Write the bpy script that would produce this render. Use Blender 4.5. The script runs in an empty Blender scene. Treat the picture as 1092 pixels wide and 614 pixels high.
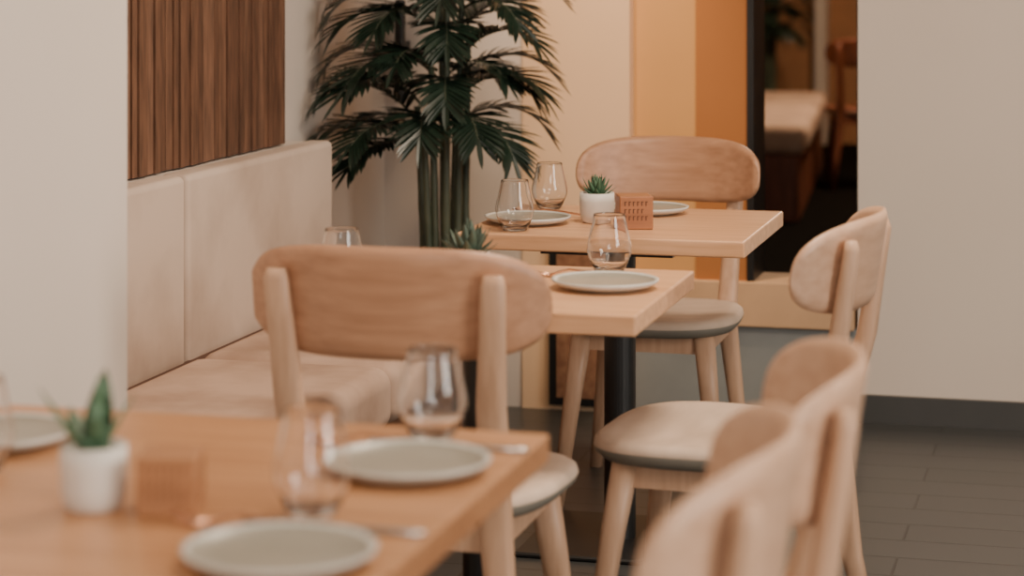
import bpy, bmesh, math, random
from mathutils import Vector, Matrix
random.seed(7)
S=bpy.context.scene
COL=S.collection

# ---------------- materials ----------------
def mat(name, col, rough=0.6, col2=None, scale=8, stretch=(1,1,1), metallic=0, spec=0.5, bump=0, detail=4, contrast=(0.35,0.65), coat=0):
    m=bpy.data.materials.new(name); m.use_nodes=True
    nt=m.node_tree; b=nt.nodes['Principled BSDF']
    b.inputs['Roughness'].default_value=rough
    b.inputs['Metallic'].default_value=metallic
    b.inputs['Specular IOR Level'].default_value=spec
    b.inputs['Coat Weight'].default_value=coat
    b.inputs['Base Color'].default_value=(*col,1)
    if col2 is None: col2=tuple(c*0.9 for c in col)
    tc=nt.nodes.new('ShaderNodeTexCoord'); mp=nt.nodes.new('ShaderNodeMapping')
    mp.inputs['Scale'].default_value=stretch
    nz=nt.nodes.new('ShaderNodeTexNoise'); nz.inputs['Scale'].default_value=scale; nz.inputs['Detail'].default_value=detail
    cr=nt.nodes.new('ShaderNodeValToRGB')
    cr.color_ramp.elements[0].position=contrast[0]; cr.color_ramp.elements[1].position=contrast[1]
    cr.color_ramp.elements[0].color=(*col2,1); cr.color_ramp.elements[1].color=(*col,1)
    nt.links.new(tc.outputs['Object'],mp.inputs['Vector']); nt.links.new(mp.outputs[0],nz.inputs['Vector'])
    nt.links.new(nz.outputs['Fac'],cr.inputs['Fac']); nt.links.new(cr.outputs['Color'],b.inputs['Base Color'])
    if bump:
        bp=nt.nodes.new('ShaderNodeBump'); bp.inputs['Strength'].default_value=bump; bp.inputs['Distance'].default_value=0.01
        nt.links.new(nz.outputs['Fac'],bp.inputs['Height']); nt.links.new(bp.outputs[0],b.inputs['Normal'])
    return m

M_wallL=mat('plaster_white',(.66,.575,.505),.9,(.635,.55,.48),2,bump=.03)
M_wallR=mat('plaster_warm',(.67,.575,.49),.9,(.65,.555,.47),1.5,bump=.03)
M_wallC=mat('plaster_cream',(.80,.54,.34),.9,(.77,.515,.32),1.5)
M_orange=mat('plaster_ochre',(.62,.33,.12),.85,(.58,.30,.105),1.5)
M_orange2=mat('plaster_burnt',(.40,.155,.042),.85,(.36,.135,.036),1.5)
M_ceil=mat('ceiling_paint',(.75,.72,.68),.95)
M_base=mat('baseboard_grey',(.055,.055,.053),.5)
M_ledge=mat('ledge_beige',(.56,.35,.20),.7)
M_greyp=mat('panel_grey',(.22,.23,.225),.6)
M_black=mat('black_metal',(.012,.012,.012),.4,(.009,.009,.009))
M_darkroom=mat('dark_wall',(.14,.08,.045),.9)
M_floorshade=mat('floor_shade',(.006,.005,.004),.95,spec=.05)  # near-black colour stands in for shade on the lounge floor
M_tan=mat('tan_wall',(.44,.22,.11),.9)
M_chair=mat('ash_wood_tan',(.53,.285,.165),.42,(.40,.20,.108),5,(1.0,12,12),detail=8,contrast=(.3,.7))
M_chair_lit=mat('ash_wood_lit',(.61,.385,.255),.42,(.50,.295,.185),5,(1.0,12,12),detail=8,contrast=(.3,.7))  # same ash wood, window light from the right put into the colour
M_chairleg=mat('ash_wood_leg',(.59,.37,.24),.45,(.48,.285,.175),6,(12,12,1),detail=8,contrast=(.3,.7))
M_seat=mat('seat_pale_fabric',(.62,.475,.365),.75,(.53,.40,.30),9,(1,3,3),contrast=(.3,.7),detail=8)
M_seatgrey=mat('seat_edge_grey',(.21,.19,.155),.6)
M_redwood=mat('reddish_wood',(.24,.075,.035),.5,(.15,.045,.02),6,(8,8,1))
M_table=mat('oak_table',(.75,.43,.24),.36,(.56,.285,.138),3.5,(1.2,18,18),detail=9,contrast=(.3,.7))
M_table1=mat('oak_table_warm',(.59,.30,.145),.36,(.40,.185,.08),3.5,(1.2,18,18),detail=9,contrast=(.3,.7))
M_cush=mat('cushion_beige',(.61,.43,.325),.9,(.40,.26,.185),5,bump=.35,detail=7,contrast=(.3,.62))
M_back=mat('backrest_beige',(.62,.49,.395),.85,(.40,.29,.22),3,bump=.25,detail=7,contrast=(.28,.60))
M_seam=mat('seam_dark',(.12,.06,.04),.9)
M_bench=mat('bench_wood',(.30,.15,.08),.5,(.2,.09,.05),5,(8,1,8))
M_slat=[mat('walnut_%d'%i,c,.65,tuple(x*.5 for x in c),5,(12,12,1.8),detail=10,contrast=(.33,.66)) for i,c in enumerate([(.175,.083,.046),(.195,.095,.054),(.145,.067,.037),(.215,.107,.063)])]
M_pot=mat('ceramic_white',(.78,.73,.66),.55)
M_soil=mat('soil',(.05,.035,.025),.95)
M_succ=mat('succulent_green',(.11,.20,.11),.45,(.055,.12,.065),20)
M_succ2=mat('succulent_greygreen',(.10,.14,.10),.5,(.05,.08,.055),20)
M_leaf=mat('palm_leaf',(.018,.035,.022),.32,(.010,.021,.013),10,spec=.6)
M_cane=mat('palm_cane',(.11,.125,.075),.5,(.035,.05,.032),9,(1,1,.6))
M_plate=mat('stoneware',(.34,.31,.25),.35,(.28,.255,.205),6)
M_rim=mat('stoneware_rim',(.60,.59,.54),.3)
M_copper=mat('copper',(.80,.46,.30),.22,metallic=1)
M_steel=mat('steel',(.65,.62,.58),.22,metallic=1)
M_block=mat('block_wood',(.36,.145,.06),.5,(.27,.105,.044),8,(1,1,6))
M_block1=mat('block_wood_light',(.44,.205,.09),.5,(.36,.16,.068),8,(1,1,6))
M_ink=mat('burnt_ink',(.12,.045,.02),.7)
M_ink1=mat('engraved_line',(.28,.12,.05),.7)
def glassmat():
    m=bpy.data.materials.new('clear_glass'); m.use_nodes=True
    b=m.node_tree.nodes['Principled BSDF']
    b.inputs['Base Color'].default_value=(1,1,1,1); b.inputs['Roughness'].default_value=0.0
    b.inputs['Transmission Weight'].default_value=1; b.inputs['IOR'].default_value=1.45
    return m
M_glass=glassmat()
def floormat():
    m=bpy.data.materials.new('grey_floor_tiles'); m.use_nodes=True
    nt=m.node_tree; b=nt.nodes['Principled BSDF']
    tc=nt.nodes.new('ShaderNodeTexCoord')
    br=nt.nodes.new('ShaderNodeTexBrick')
    br.inputs['Scale'].default_value=1; br.inputs['Brick Width'].default_value=.9; br.inputs['Row Height'].default_value=.15
    br.inputs['Mortar Size'].default_value=.004; br.inputs['Mortar Smooth'].default_value=.3
    br.inputs['Color1'].default_value=(.060,.062,.061,1); br.inputs['Color2'].default_value=(.052,.054,.053,1); br.inputs['Mortar'].default_value=(.028,.028,.028,1)
    nt.links.new(tc.outputs['Object'],br.inputs['Vector'])
    nt.links.new(br.outputs['Color'],b.inputs['Base Color'])
    b.inputs['Roughness'].default_value=.34
    bp=nt.nodes.new('ShaderNodeBump'); bp.inputs['Strength'].default_value=.25; bp.inputs['Distance'].default_value=.003; bp.invert=True
    nt.links.new(br.outputs['Fac'],bp.inputs['Height']); nt.links.new(bp.outputs[0],b.inputs['Normal'])
    return m
M_floor=floormat()

# ---------------- helpers ----------------
def obj_from_bm(name,bm,mats,parent=None,loc=(0,0,0),smooth=False,rot=0):
    me=bpy.data.meshes.new(name); bmesh.ops.recalc_face_normals(bm,faces=bm.faces); bm.to_mesh(me); bm.free()
    if not isinstance(mats,(list,tuple)): mats=[mats]
    for m in mats: me.materials.append(m)
    if smooth:
        for p in me.polygons: p.use_smooth=True
    o=bpy.data.objects.new(name,me); COL.objects.link(o); o.location=loc; o.rotation_euler=(0,0,rot)
    if parent: o.parent=parent
    return o
def empty(name,loc=(0,0,0),rot=0):
    e=bpy.data.objects.new(name,None); COL.objects.link(e); e.location=loc; e.rotation_euler=(0,0,rot); e.empty_display_size=.1
    return e
def bm_box(bm,lo,hi,mi=0):
    vs=[bm.verts.new((x,y,z)) for x in (lo[0],hi[0]) for y in (lo[1],hi[1]) for z in (lo[2],hi[2])]
    for f in [(0,1,3,2),(4,6,7,5),(0,4,5,1),(2,3,7,6),(0,2,6,4),(1,5,7,3)]:
        fc=bm.faces.new([vs[i] for i in f]); fc.material_index=mi
def box(name,lo,hi,m,parent=None,bevel=0,segs=3):
    c=[(a+b)/2 for a,b in zip(lo,hi)]
    bm=bmesh.new(); bm_box(bm,[a-k for a,k in zip(lo,c)],[a-k for a,k in zip(hi,c)])
    o=obj_from_bm(name,bm,m,parent,c)
    if bevel:
        md=o.modifiers.new('bev','BEVEL'); md.width=bevel; md.segments=segs
        for p in o.data.polygons: p.use_smooth=True
        o.modifiers.new('wn','WEIGHTED_NORMAL')
    return o
def sweep(bm,pts,sizes,n=14,p=3.0,mi=0):
    rings=[]
    for (x,y,z),(w,d) in zip(pts,sizes):
        r=[]
        for i in range(n):
            a=2*math.pi*i/n; c,s=math.cos(a),math.sin(a)
            r.append(bm.verts.new((x+w/2*math.copysign(abs(c)**(2/p),c), y+d/2*math.copysign(abs(s)**(2/p),s), z)))
        rings.append(r)
    for a,b in zip(rings,rings[1:]):
        for i in range(n):
            f=bm.faces.new((a[i],a[(i+1)%n],b[(i+1)%n],b[i])); f.material_index=mi
    for r in (rings[0],rings[-1]):
        f=bm.faces.new(r); f.material_index=mi
def lathe(bm,prof,n=40,mis=None,cap=True):
    rings=[]
    for (r,z) in prof:
        if r<1e-5: rings.append([bm.verts.new((0,0,z))])
        else: rings.append([bm.verts.new((r*math.cos(2*math.pi*i/n),r*math.sin(2*math.pi*i/n),z)) for i in range(n)])
    for k,(a,b) in enumerate(zip(rings,rings[1:])):
        mi=mis[k] if mis else 0
        for i in range(n):
            j=(i+1)%n
            if len(a)==1 and len(b)==1: continue
            if len(a)==1: f=bm.faces.new((a[0],b[j],b[i]))
            elif len(b)==1: f=bm.faces.new((a[i],a[j],b[0]))
            else: f=bm.faces.new((a[i],a[j],b[j],b[i]))
            f.material_index=mi

# ---------------- chair ----------------
BW=.238; R=.333; CM=.275
def arc_y(x): return -CM+(R-math.sqrt(R*R-x*x))
def chair(loc,rot,wood=M_chair,leg=M_chairleg,seatm=None,H=.083,zc=.782,sc=(1,1,1)):
    e=empty('dining_chair',loc,rot); e.scale=sc
    seatm=seatm or M_seat
    bm=bmesh.new(); ns,ntv=44,12; th=.018
    grids=[]
    for side in (0,1):
        g=[]
        for i in range(ns+1):
            s=math.sin(math.pi/2*(-1+2*i/ns)); s=max(-.9995,min(.9995,s))
            ang=s*math.asin(BW/R)
            hh=H*(1-abs(s)**3.6)**(1/2.6)
            row=[]
            for j in range(ntv+1):
                t=-1+2*j/ntv
                z=zc+hh*t+(-.006*(s*s) )
                edge=min(1,(1-abs(t))*6+.35)*min(1,(1-abs(s))*14+.3)
                rr=R+(th/2*edge if side else -th/2*edge)
                x=rr*math.sin(ang); y=-CM+R-rr*math.cos(ang)-(z-zc)*.16
                row.append(bm.verts.new((x,y,z)))
            g.append(row)
        grids.append(g)
    for g in grids:
        for i in range(ns):
            for j in range(ntv): bm.faces.new((g[i][j],g[i+1][j],g[i+1][j+1],g[i][j+1]))
    a,b=grids
    for i in range(ns):
        for j in (0,ntv): bm.faces.new((a[i][j],a[i+1][j],b[i+1][j],b[i][j]))
    for j in range(ntv):
        for i in (0,ns): bm.faces.new((a[i][j],a[i][j+1],b[i][j+1],b[i][j]))
    obj_from_bm('back_board',bm,wood,e,smooth=True)
    bm=bmesh.new(); n=56
    def ring(sc,z,dish=0):
        r=[]
        for i in range(n):
            an=2*math.pi*i/n; c,s=math.cos(an),math.sin(an)
            x=.222*sc*math.copysign(abs(c)**(2/3.0),c); y=.215*sc*math.copysign(abs(s)**(2/3.0),s)
            x*=1+.06*(y/.215)
            r.append(bm.verts.new((x,y,z+dish*(abs(x)/.23)**2*.006)))
        return r
    spec=[(.80,.415,0),(.93,.418,1),(.985,.430,1),(1.0,.440,1),(.99,.450,1),(.95,.457,1),(.85,.458,1),(.6,.454,1),(.3,.451,0)]
    rs=[ring(*q) for q in spec]
    for k,(p,q) in enumerate(zip(rs,rs[1:])):
        for i in range(n):
            f=bm.faces.new((p[i],p[(i+1)%n],q[(i+1)%n],q[i])); f.material_index=1 if k<3 else 0
    f=bm.faces.new(rs[0]); f.material_index=1
    bm.faces.new(rs[-1])
    obj_from_bm('seat',bm,[seatm,M_seatgrey],e,smooth=True)
    for sx,nm in ((-1,'left'),(1,'right')):
        bm=bmesh.new()
        sweep(bm,[(sx*.150,.135,.425),(sx*.165,.155,.3),(sx*.198,.195,0)],[(.052,.048),(.046,.042),(.030,.028)])
        obj_from_bm('front_leg_'+nm,bm,leg,e,smooth=True)
        bm=bmesh.new()
        yb=arc_y(.165)-.026
        sweep(bm,[(sx*.202,-.245,0),(sx*.175,-.205,.2),(sx*.155,-.185,.40),(sx*.155,-.192,.47),(sx*.160,yb+.022,.62),(sx*.166,yb+.004,.74),(sx*.170,yb-.008,.815),(sx*.170,yb-.007,.832)],
              [(.030,.030),(.040,.038),(.050,.046),(.050,.044),(.045,.036),(.041,.030),(.039,.026),(.030,.018)])
        obj_from_bm('back_post_'+nm,bm,leg,e,smooth=True)
    bm=bmesh.new(); bm_box(bm,(-.15,-.195,.375),(.15,-.172,.418)); bm_box(bm,(-.15,.125,.375),(.15,.148,.418))
    bm_box(bm,(-.162,-.18,.375),(-.14,.14,.418)); bm_box(bm,(.14,-.18,.375),(.162,.14,.418))
    obj_from_bm('seat_apron',bm,leg,e)
    return e
R90=math.radians
chair((-1.118,3.690,0),R90(0),H=.092,zc=.783,sc=(1.07,1,1))
chair((-1.090,5.505,0),R90(180))
chair((-.690,4.13,0),R90(86),M_chair_lit,sc=(1,1.03,1.01))
chair((-.562,2.605,0),R90(98),M_chair_lit,sc=(1,1,1.01))
chair((-.580,2.160,0),R90(92),M_chair_lit,sc=(1,1,1.02))

# ---------------- tables ----------------
def table(x0,x1,y0,y1,topm,bs=.2,px=None):
    cx,cy=(x0+x1)/2,(y0+y1)/2
    if px is None: px=cx
    e=empty('restaurant_table',(cx,cy,0))
    w,d=(x1-x0)/2,(y1-y0)/2; ox=px-cx
    bm=bmesh.new(); bm_box(bm,(-w,-d,-.018),(w,d,.018))
    o=obj_from_bm('table_top',bm,topm,e,(0,0,.712)); md=o.modifiers.new('b','BEVEL'); md.width=.004; md.segments=3
    bm=bmesh.new(); bm_box(bm,(-bs,-bs,0),(bs,bs,.012))
    o=obj_from_bm('base_plate',bm,M_black,e,(ox,0,0.0)); md=o.modifiers.new('b','BEVEL'); md.width=.004
    bm=bmesh.new(); lathe(bm,[(0,.012),(.036,.012),(.036,.66),(.036,.67),(0,.67)],32)
    obj_from_bm('pedestal',bm,M_black,e,(ox,0,0),smooth=False)
    bm=bmesh.new(); bm_box(bm,(-.15,-.15,.67),(.15,.15,.694))
    obj_from_bm('top_bracket',bm,M_black,e,(ox,0,0))
    return e
table(-1.60,-.685,1.70,2.780,M_table1)
table(-1.415,-.768,3.722,4.285,M_table,.165,-1.115)
table(-1.378,-.742,4.740,5.330,M_table,.2,-1.075)

TZ=.730
# ---------------- tableware ----------------
def plate(x,y):
    bm=bmesh.new()
    lathe(bm,[(0,0),(.062,0),(.066,.003),(.085,.006),(.0965,.013),(.0985,.0175),(.0955,.0185),(.091,.0155),(.085,.0115),(.06,.0095),(0,.009)],56,[1,1,1,1,1,1,1,0,0,0])
    return obj_from_bm('dinner_plate',bm,[M_plate,M_rim],None,(x,y,TZ+.0005),smooth=True)
def glass(x,y,h=.118):
    k=h/.118
    ctrl=[(.022,0.0),(.0262,.0012),(.0290,.005),(.034,.0165),(.0392,.029),(.0422,.040),(.0430,.048),(.0424,.056),(.0400,.068),(.0370,.081),(.0340,.095),(.0315,.108),(.0303,.1155)]
    out=[(0,.0),(.018,.0)]+ctrl
    rim=[(.03005,.1170),(.0297,.1177),(.0293,.1170)]
    inn=[(.0291,.1155),(.0303,.108),(.0328,.095),(.0358,.081),(.0388,.068),(.0412,.056),(.0418,.048),(.0410,.040),(.0380,.029),(.0325,.0175),(.026,.010),(.016,.0072),(.006,.0065),(0,.0064)]
    bm=bmesh.new(); lathe(bm,[(r,z*k) for r,z in out+rim+inn],48)
    return obj_from_bm('stemless_wine_glass',bm,M_glass,None,(x,y,TZ+.0005),smooth=True)
def leafblade(bm,az,el,L,W,curl,T=.006,base=.0,z0=0):
    n=7; rings=[]; pos=Vector((math.cos(az)*base,math.sin(az)*base,z0)); side=Vector((-math.sin(az),math.cos(az),0))
    e=el
    for i in range(n+1):
        t=i/n; w=W*(math.sin(math.pi*min(1,.28+.72*t)))**.8 if t<1 else .0006
        w=max(w,.0006)
        d=Vector((math.cos(az)*math.cos(e),math.sin(az)*math.cos(e),math.sin(e)))
        nrm=d.cross(side).normalized()
        if nrm.z<0: nrm=-nrm
        th=T*(1-t)+.0006
        rings.append([bm.verts.new(pos+side*w/2+nrm*th*.4),bm.verts.new(pos-nrm*th*.5),bm.verts.new(pos-side*w/2+nrm*th*.4),bm.verts.new(pos-nrm*th*.05)])
        pos=pos+d*(L/n); e+=curl/n
    for a,b in zip(rings,rings[1:]):
        for i in range(4): bm.faces.new((a[i],a[(i+1)%4],b[(i+1)%4],b[i]))
    bm.faces.new(rings[0]); bm.faces.new(rings[-1])
def succulent(x,y,kind,r=.037,h=.07):
    e=empty('potted_succulent',(x,y,TZ+.0005))
    bm=bmesh.new()
    lathe(bm,[(0,0),(r*.78,0),(r*.88,.004),(r*.97,h*.3),(r,h*.7),(r*.98,h),(r*.9,h),(r*.88,h*.85),(0,h*.85)],40,[0]*7+[1])
    obj_from_bm('pot',bm,[M_pot,M_soil],e,smooth=True)
    bm=bmesh.new(); rnd=random.Random(int(x*1000)+kind)
    if kind==1:
        for az,el,L,W in [(200,48,.095,.038),(85,78,.095,.038),(10,58,.082,.038),(330,78,.090,.036),(260,40,.06,.03),(150,45,.065,.03),(50,80,.07,.03),(300,55,.06,.03)]:
            leafblade(bm,math.radians(az),math.radians(el),L,W,math.radians(rnd.uniform(-10,25)),.008,.004,h*.82)
    else:
        big=kind==3
        for k,(cnt,el,L,W) in enumerate([(9,22,.042,.016),(8,45,.045,.015),(7,65,.045,.013),(4,80,.045,.011)]):
            for i in range(cnt):
                leafblade(bm,2*math.pi*(i+.5*k)/cnt,math.radians(el+rnd.uniform(-6,6)),L*(1.5 if big else 1.1)*rnd.uniform(.85,1.1),W*(1.4 if big else 1),math.radians(25),.005,.004,h*.86)
    obj_from_bm('leaves',bm,M_succ2 if kind==3 else M_succ,e,smooth=True)
def block(x,y,m,s=.066,rot=0,ink=M_ink):
    e=empty('wooden_table_block',(x,y,TZ+.0005),rot)
    bm=bmesh.new(); bm_box(bm,(-s/2,-s/2,0),(s/2,s/2,s*.98))
    o=obj_from_bm('block_body',bm,m,e); md=o.modifiers.new('b','BEVEL'); md.width=.0025; md.segments=2
    bm=bmesh.new(); t=.0006
    for row,zz in enumerate((.70,.48,.27)):
        x0=-.36
        for k in range(6 if row!=1 else 5):
            wv=.075
            bm_box(bm,(s*x0,-s/2-t,s*zz),(s*(x0+wv*.45),-s/2+.0002,s*(zz+.13)))
            bm_box(bm,(s*x0,-s/2-t,s*(zz+.11)),(s*(x0+wv),-s/2+.0002,s*(zz+.13)))
            x0+=.125
    bm_box(bm,(s/2-.0002,-s*.3,s*.2),(s/2+t,-s*.26,s*.8)); bm_box(bm,(s/2-.0002,s*.26,s*.2),(s/2+t,s*.3,s*.8))
    bm_box(bm,(s/2-.0002,-s*.3,s*.77),(s/2+t,s*.3,s*.8)); bm_box(bm,(s/2-.0002,-s*.3,s*.2),(s/2+t,s*.3,s*.23))
    obj_from_bm('burnt_marking',bm,ink,e)
def strip(bm,pts,ws,th,z=0):
    rings=[]
    for (x,y,zz),w in zip(pts,ws):
        rings.append([bm.verts.new((x-w/2,y,zz)),bm.verts.new((x+w/2,y,zz)),bm.verts.new((x+w/2,y,zz+th)),bm.verts.new((x-w/2,y,zz+th))])
    for a,b in zip(rings,rings[1:]):
        for i in range(4): bm.faces.new((a[i],a[(i+1)%4],b[(i+1)%4],b[i]))
    bm.faces.new(rings[0]); bm.faces.new(rings[-1])
def fork(x,y,rot,m=M_copper):
    bm=bmesh.new()
    strip(bm,[(0,-.10,.001),(0,-.095,.002),(0,-.03,.010),(0,.02,.014),(0,.045,.007),(0,.055,.003)],[.008,.015,.009,.007,.022,.024],.003)
    for k in (-.009,-.003,.003,.009):
        strip(bm,[(k,.053,.003),(k,.075,.004),(k,.095,.012)],[.0042,.0038,.002],.0025)
    return obj_from_bm('fork',bm,m,None,(x,y,TZ+.0005),True,rot)
def knife(x,y,rot,m=M_steel):
    bm=bmesh.new()
    strip(bm,[(0,-.10,.001),(0,-.095,.001),(0,-.02,.001),(0,0,.001),(0,.01,.001),(.002,.07,.001),(.003,.105,.001)],[.008,.014,.011,.009,.015,.014,.003],.004)
    return obj_from_bm('table_knife',bm,m,None,(x,y,TZ+.0005),True,rot)
# table 1
plate(-.800,2.118); plate(-.795,2.530); plate(-1.34,2.55)
glass(-.838,2.318,.112); glass(-.822,2.718,.112); glass(-1.285,2.40,.112)
succulent(-1.078,2.278,1); block(-.992,2.290,M_block1,.066,R90(14),M_ink1)
fork(-.87,2.231,R90(88)); knife(-.79,2.256,R90(90)); fork(-.87,2.645,R90(88)); knife(-.785,2.667,R90(90)); knife(-1.40,2.43,R90(90))
# table 2
plate(-.885,4.015); glass(-.921,4.215,.112); succulent(-1.115,3.92,3); glass(-1.325,3.82); fork(-.96,4.130,R90(90)); plate(-1.29,4.06)
# table 3
plate(-1.268,4.94); glass(-1.262,4.80,.112); glass(-1.290,5.235,.110); plate(-1.045,5.20)
succulent(-1.120,4.995,2,.040,.068); block(-1.018,4.918,M_block,.075,R90(20)); fork(-1.25,5.09,R90(82))

# ---------------- banquette ----------------
e=empty('banquette_bench',(0,0,0))
box('bench_base',(-2.04,3.66,.0),(-1.56,5.62,.31),M_bench,e,.004)
for i,(a,b) in enumerate([(3.66,4.650),(4.665,5.62)]):
    box('seat_cushion_%d'%(i+1),(-1.962,a,.312),(-1.49,b,.45),M_cush,e,.04,6)
for i,(a,b) in enumerate([(3.66,4.637),(4.651,5.62)]):
    box('back_panel_%d'%(i+1),(-2.045,a,.312),(-1.972,b,.849),M_back,e,.016,5)
box('back_support',(-2.095,3.66,.0),(-2.04,5.62,.845),M_wallL,e,.002)
box('seam_backing',(-2.042,3.67,.312),(-1.985,5.60,.832),M_seam,e)
box('seat_gap',(-1.976,3.67,.30),(-1.945,5.61,.436),M_seam,e)
bm=bmesh.new(); y=3.66; rnd=random.Random(3)
while y<5.48:
    w=rnd.choice((.028,.034,.040,.046)); w=min(w,5.485-y)
    bm_box(bm,(-2.095,y,.850),(-2.052-rnd.choice((0,.004,.008)),y+w-.003,2.6),rnd.randrange(4)); y+=w
bm_box(bm,(-2.099,3.66,.850),(-2.075,5.485,2.6),2)
obj_from_bm('wood_slat_panel',bm,M_slat,None)

# ---------------- room ----------------
CH=2.9
box('floor',(-4,-3,-.1),(4,17,0),M_floor)
box('wall_left',(-2.30,3.62,0),(-2.10,6.45,CH),M_wallL)
box('wall_left_front',(-2.30,-3,0),(-1.65,3.62,CH),M_wallL)
box('wall_back_left',(-2.30,6.45,0),(-1.67,6.70,CH),M_wallL)
box('wall_back_cream',(-1.67,6.44,0),(-1.347,6.70,CH),M_wallC)
box('wall_back_niche',(-1.347,6.50,.39),(-1.160,6.70,CH),M_orange)
box('wall_back_niche_side',(-1.160,6.495,.39),(-1.010,6.70,CH),M_orange2)
box('wall_back_right',(-.690,6.50,0),(4,6.70,CH),M_wallR)
box('baseboard_back_right',(-.700,6.483,0),(4,6.50,.078),M_base)
box('wall_back_low',(-1.347,6.50,0),(-.690,6.70,.26),M_greyp)
box('trim_ledge',(-1.347,6.48,.26),(-.700,6.70,.39),M_ledge,None,.004)
box('trim_frame_left',(-1.010,6.49,.39),(-.990,6.71,CH),M_black)
box('trim_frame_right',(-.700,6.56,.39),(-.688,6.705,CH),M_black)
box('ceiling',(-4,-3,CH),(4,17,CH+.1),M_ceil)
# room seen through opening
box('lounge_shade_sheet',(-3.1,6.72,0),(.9,15.95,.004),M_floorshade)  # thin dark sheet over the floor, paints the back room's shade
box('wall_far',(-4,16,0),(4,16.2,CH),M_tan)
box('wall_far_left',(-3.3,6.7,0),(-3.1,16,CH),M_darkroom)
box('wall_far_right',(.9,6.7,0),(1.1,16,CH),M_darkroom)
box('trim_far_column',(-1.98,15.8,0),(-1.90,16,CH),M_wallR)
e=empty('lounge_bench',(-1.44,11.2,.004),R90(4.7))
box('bench_frame',(-.60,0,0),(-.04,2.9,.33),M_redwood,e,.01)
for i in range(3): box('bench_cushion_%d'%(i+1),(-.60,i*.97,.332),(0,.95+i*.97,.48),M_cush,e,.05,5)
chair((-1.345,13.0,.004),R90(12),M_redwood,M_redwood,M_redwood)

# wall sconce, small framed panel
e=empty('wall_sconce',(-2.03,6.38,0))
bm=bmesh.new(); lathe(bm,[(0,.9),(.016,.9),(.016,1.2),(.010,1.205),(0,1.205)],24); obj_from_bm('tube',bm,M_black,e,smooth=False)
bm=bmesh.new(); bm_box(bm,(-.01,.01,1.02),(.01,.072,1.08)); obj_from_bm('bracket',bm,M_black,e)
e=empty('framed_wood_panel')
box('frame',(-1.58,6.40,.02),(-1.39,6.438,.50),M_black,e,.003)
box('wood_infill',(-1.555,6.393,.045),(-1.415,6.40,.475),M_bench,e)

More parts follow.
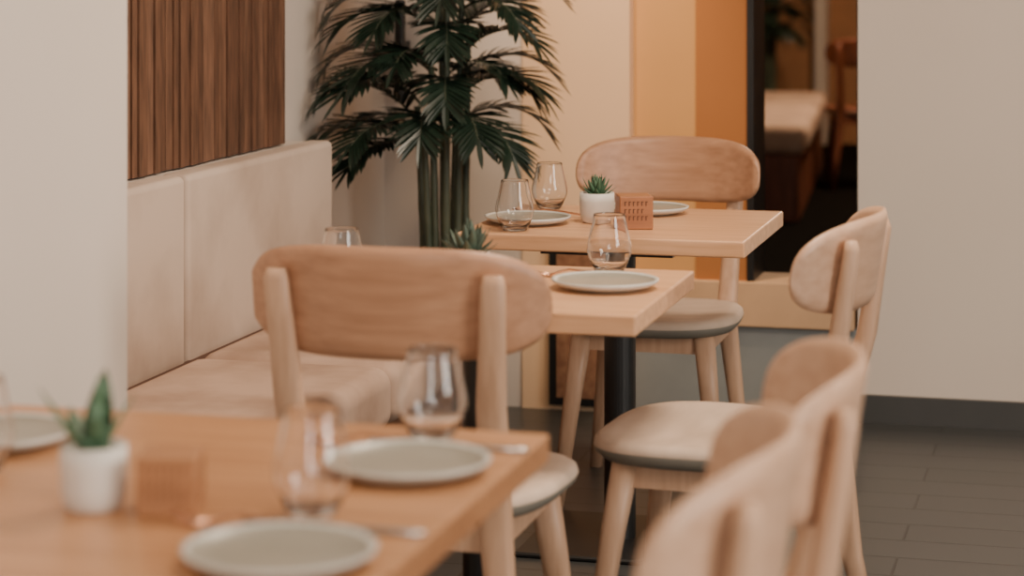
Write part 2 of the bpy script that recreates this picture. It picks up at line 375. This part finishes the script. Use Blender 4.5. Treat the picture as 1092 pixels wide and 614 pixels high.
# ---------------- palm ----------------
def palm(loc,scale=1,seed=5,name='potted_areca_palm',clampx=None):
    rnd=random.Random(seed)
    e=empty(name,loc)
    bm=bmesh.new()
    lathe(bm,[(0,0),(.10,0),(.105,.005),(.13,.26),(.135,.28),(.125,.28),(.12,.25),(0,.25)],40,[0]*6+[1])
    obj_from_bm('planter',bm,[M_black,M_soil],e,smooth=False)
    bmc=bmesh.new(); bml=bmesh.new()
    right=Vector((.9668,.2554,0)); fw=Vector((-.2554,.9668,0))
    def frond(p,azd,el,L,droop,lw=1.0):
        az=math.radians(azd); h=(right*math.cos(az)+fw*math.sin(az)).normalized()
        n=22; pos=p.copy(); el=math.radians(el); pts=[]
        for i in range(n+1):
            d=h*math.cos(el)+Vector((0,0,1))*math.sin(el)
            pts.append((pos.copy(),d.copy())); pos=pos+d*(L/n); el-=math.radians(droop)/n*(.5+1.0*i/n)
        rings=[]
        for i,(q,d) in enumerate(pts):
            s=d.cross(Vector((0,0,1))).normalized(); u=s.cross(d); r=.0035*(1-i/n)+.0012
            rings.append([bmc.verts.new(q+s*r),bmc.verts.new(q+u*r),bmc.verts.new(q-s*r),bmc.verts.new(q-u*r)])
        for a,b in zip(rings,rings[1:]):
            for i in range(4): bmc.faces.new((a[i],a[(i+1)%4],b[(i+1)%4],b[i]))
        for i in range(4,n+1):
            q,d=pts[i]; s=d.cross(Vector((0,0,1))).normalized(); u=s.cross(d).normalized()
            t=i/n
            LL=lw*.180*L/.34*(math.sin(math.pi*(.26+.54*t)))**.7*rnd.uniform(.85,1.08)
            fwd=.45+.8*t**2
            for sg in ((-1,1) if i<n else (-1,0,1)):
                dirv=(s*sg+d*fwd+u*rnd.uniform(.05,.3)).normalized()
                w=.0165*rnd.uniform(.8,1.15); prev=None; pp=q.copy(); dd=dirv.copy()
                m=5
                for k in range(m+1):
                    tt=k/m; ww=w*(math.sin(math.pi*(.12+.86*tt)))**.7
                    if k==m: ww=.0008
                    wd=dd.cross(u).normalized()
                    a=bml.verts.new(pp+wd*ww/2); b=bml.verts.new(pp-wd*ww/2)
                    c=bml.verts.new(pp-u*ww*.18)
                    if prev:
                        bml.faces.new((prev[0],a,c,prev[2])); bml.faces.new((prev[2],c,b,prev[1]))
                    prev=(a,b,c)
                    pp=pp+dd*(LL/m); dd=(dd+Vector((0,0,-1))*.08).normalized()
    canes=[((-.05,.0),(-.075,.0),.92),((-.02,-.03),(-.035,-.03),1.03),((.02,.02),(.035,.03),1.0),((.0,.04),(-.01,.06),1.22),((.035,-.02),(.05,-.02),1.32),((-.035,-.04),(-.055,-.05),.88),((.055,.03),(.065,.04),1.12),((.005,-.05),(.01,-.06),1.25)]
    for (b0,b1,hh) in canes:
        P0=right*b0[0]+fw*b0[1]; P1=right*b1[0]+fw*b1[1]; pts=[];sz=[]
        N=20
        for i in range(N+1):
            t=i/N; q=P0.lerp(P1,t**1.5); pts.append((q.x,q.y,.24+(hh-.24)*t)); r=.026*(1-.35*t)*(1.12 if i%4==0 else 1); sz.append((r,r))
        sweep(bmc,pts,sz,10,2)
    F=[(-.07,.82,200,32,.34,75),(-.07,.87,206,55,.34,100),(-.06,.84,232,28,.30,80),(-.04,.86,265,38,.26,105),(-.06,.84,150,40,.24,90),
       (-.07,.83,218,8,.26,60),(-.06,.92,222,45,.32,90),
       (-.02,1.00,192,45,.34,95),(-.02,1.02,215,28,.32,80),(0,1.0,320,38,.24,100),(0,.98,270,25,.24,90),(-.03,1.0,245,50,.28,100),
       (.03,.88,0,30,.28,90),(.03,.93,-22,50,.30,110),(.04,.85,-45,22,.26,90),(.05,.96,45,45,.22,100),(.03,.86,-70,35,.26,100),
       (-.02,1.14,196,30,.32,80),(-.02,1.18,193,36,.33,90),(-.02,1.20,207,60,.34,105),(-.02,1.15,230,32,.28,90),(0,1.12,275,30,.25,95),
       (.05,1.02,4,32,.27,85),(.05,1.06,-30,48,.27,100),(.05,1.12,30,60,.24,110),(.05,1.01,-14,10,.23,70),
       (.05,1.22,2,36,.29,85),(.05,1.28,200,50,.32,100),(.05,1.24,-25,60,.30,105),(.05,1.22,255,38,.27,100),(.05,1.30,100,60,.26,110),(.05,1.36,215,65,.30,110),(.05,1.19,-40,25,.24,90)]
    for (ox,z,az,el,L,dr) in F:
        frond(right*ox*1.0+Vector((0,0,z)),az+rnd.uniform(-5,5),el,L*.97,dr)
    if clampx is not None:
        for b in (bml,bmc):
            for v in b.verts:
                if v.co.x<clampx+.02: v.co.x=clampx+.02-.02*(1-math.exp((v.co.x-clampx-.02)/.1))
    obj_from_bm('canes',bmc,M_cane,e,smooth=True)
    obj_from_bm('fronds',bml,M_leaf,e,smooth=False)
    e.scale=(scale,)*3
    return e
palm((-1.765,5.95,0),1,5,clampx=-2.093+1.765)
palm((-2.2,15.0,.004),.95,9)

# ---------------- lights ----------------
def area(name,loc,size,power,col,rot=(0,0,0),sy=None):
    l=bpy.data.lights.new(name,'AREA'); l.energy=power; l.color=col; l.size=size
    if sy: l.shape='RECTANGLE'; l.size_y=sy
    o=bpy.data.objects.new(name,l); COL.objects.link(o); o.location=loc; o.rotation_euler=rot
    return o
area('window_light',(3.2,1.6,1.9),2.2,140,(1,.92,.83),(0,R90(78),0),1.5)
area('front_highlight_fill',(.3,-2.7,1.7),.8,48,(1,.94,.88),(R90(90),0,0),1.5)  # added unseen area light, gives frontal highlights on the glasses
area('ceiling_light_aisle',(-.3,4.1,2.85),.7,66,(1,.81,.62))
area('ceiling_light_entry',(.6,.6,2.85),1.2,34,(1,.85,.70))
area('ceiling_light_right',(1.6,4.9,2.85),1.2,20,(1,.86,.73))
def spot(name,loc,tgt,power,col,ang,blend=.6,r=.05):
    l=bpy.data.lights.new(name,'SPOT'); l.energy=power; l.color=col; l.spot_size=R90(ang); l.spot_blend=blend; l.shadow_soft_size=r
    o=bpy.data.objects.new(name,l); COL.objects.link(o); o.location=loc
    o.rotation_euler=(Vector(tgt)-Vector(loc)).to_track_quat('-Z','Y').to_euler()
spot('niche_downlight',(-1.28,6.0,2.8),(-1.30,6.5,.75),80,(1,.66,.35),30,.9)
spot('wall_downlight',(-1.45,5.7,2.8),(-1.47,6.45,.95),155,(1,.70,.43),34,.8)
def point(name,loc,power,col,r=.15):
    l=bpy.data.lights.new(name,'POINT'); l.energy=power; l.color=col; l.shadow_soft_size=r
    o=bpy.data.objects.new(name,l); COL.objects.link(o); o.location=loc
point('lounge_fill_light',(-.9,12.2,2.5),135,(1,.72,.48))  # added unseen fill, brightens bench and chair in the back room
w=bpy.data.worlds.new('World'); S.world=w; w.use_nodes=True
bg=w.node_tree.nodes['Background']; bg.inputs[0].default_value=(1,.89,.78,1); bg.inputs[1].default_value=.45

# ---------------- camera ----------------
c=bpy.data.cameras.new('camera'); co=bpy.data.objects.new('camera',c); COL.objects.link(co)
co.location=(0,0,1.34); co.rotation_euler=(R90(90),0,R90(14.80))
c.sensor_width=36; c.lens=79.12; c.shift_y=-356/1092; c.clip_start=.05
c.dof.use_dof=True; c.dof.focus_distance=4.9; c.dof.aperture_fstop=2.8
S.camera=co
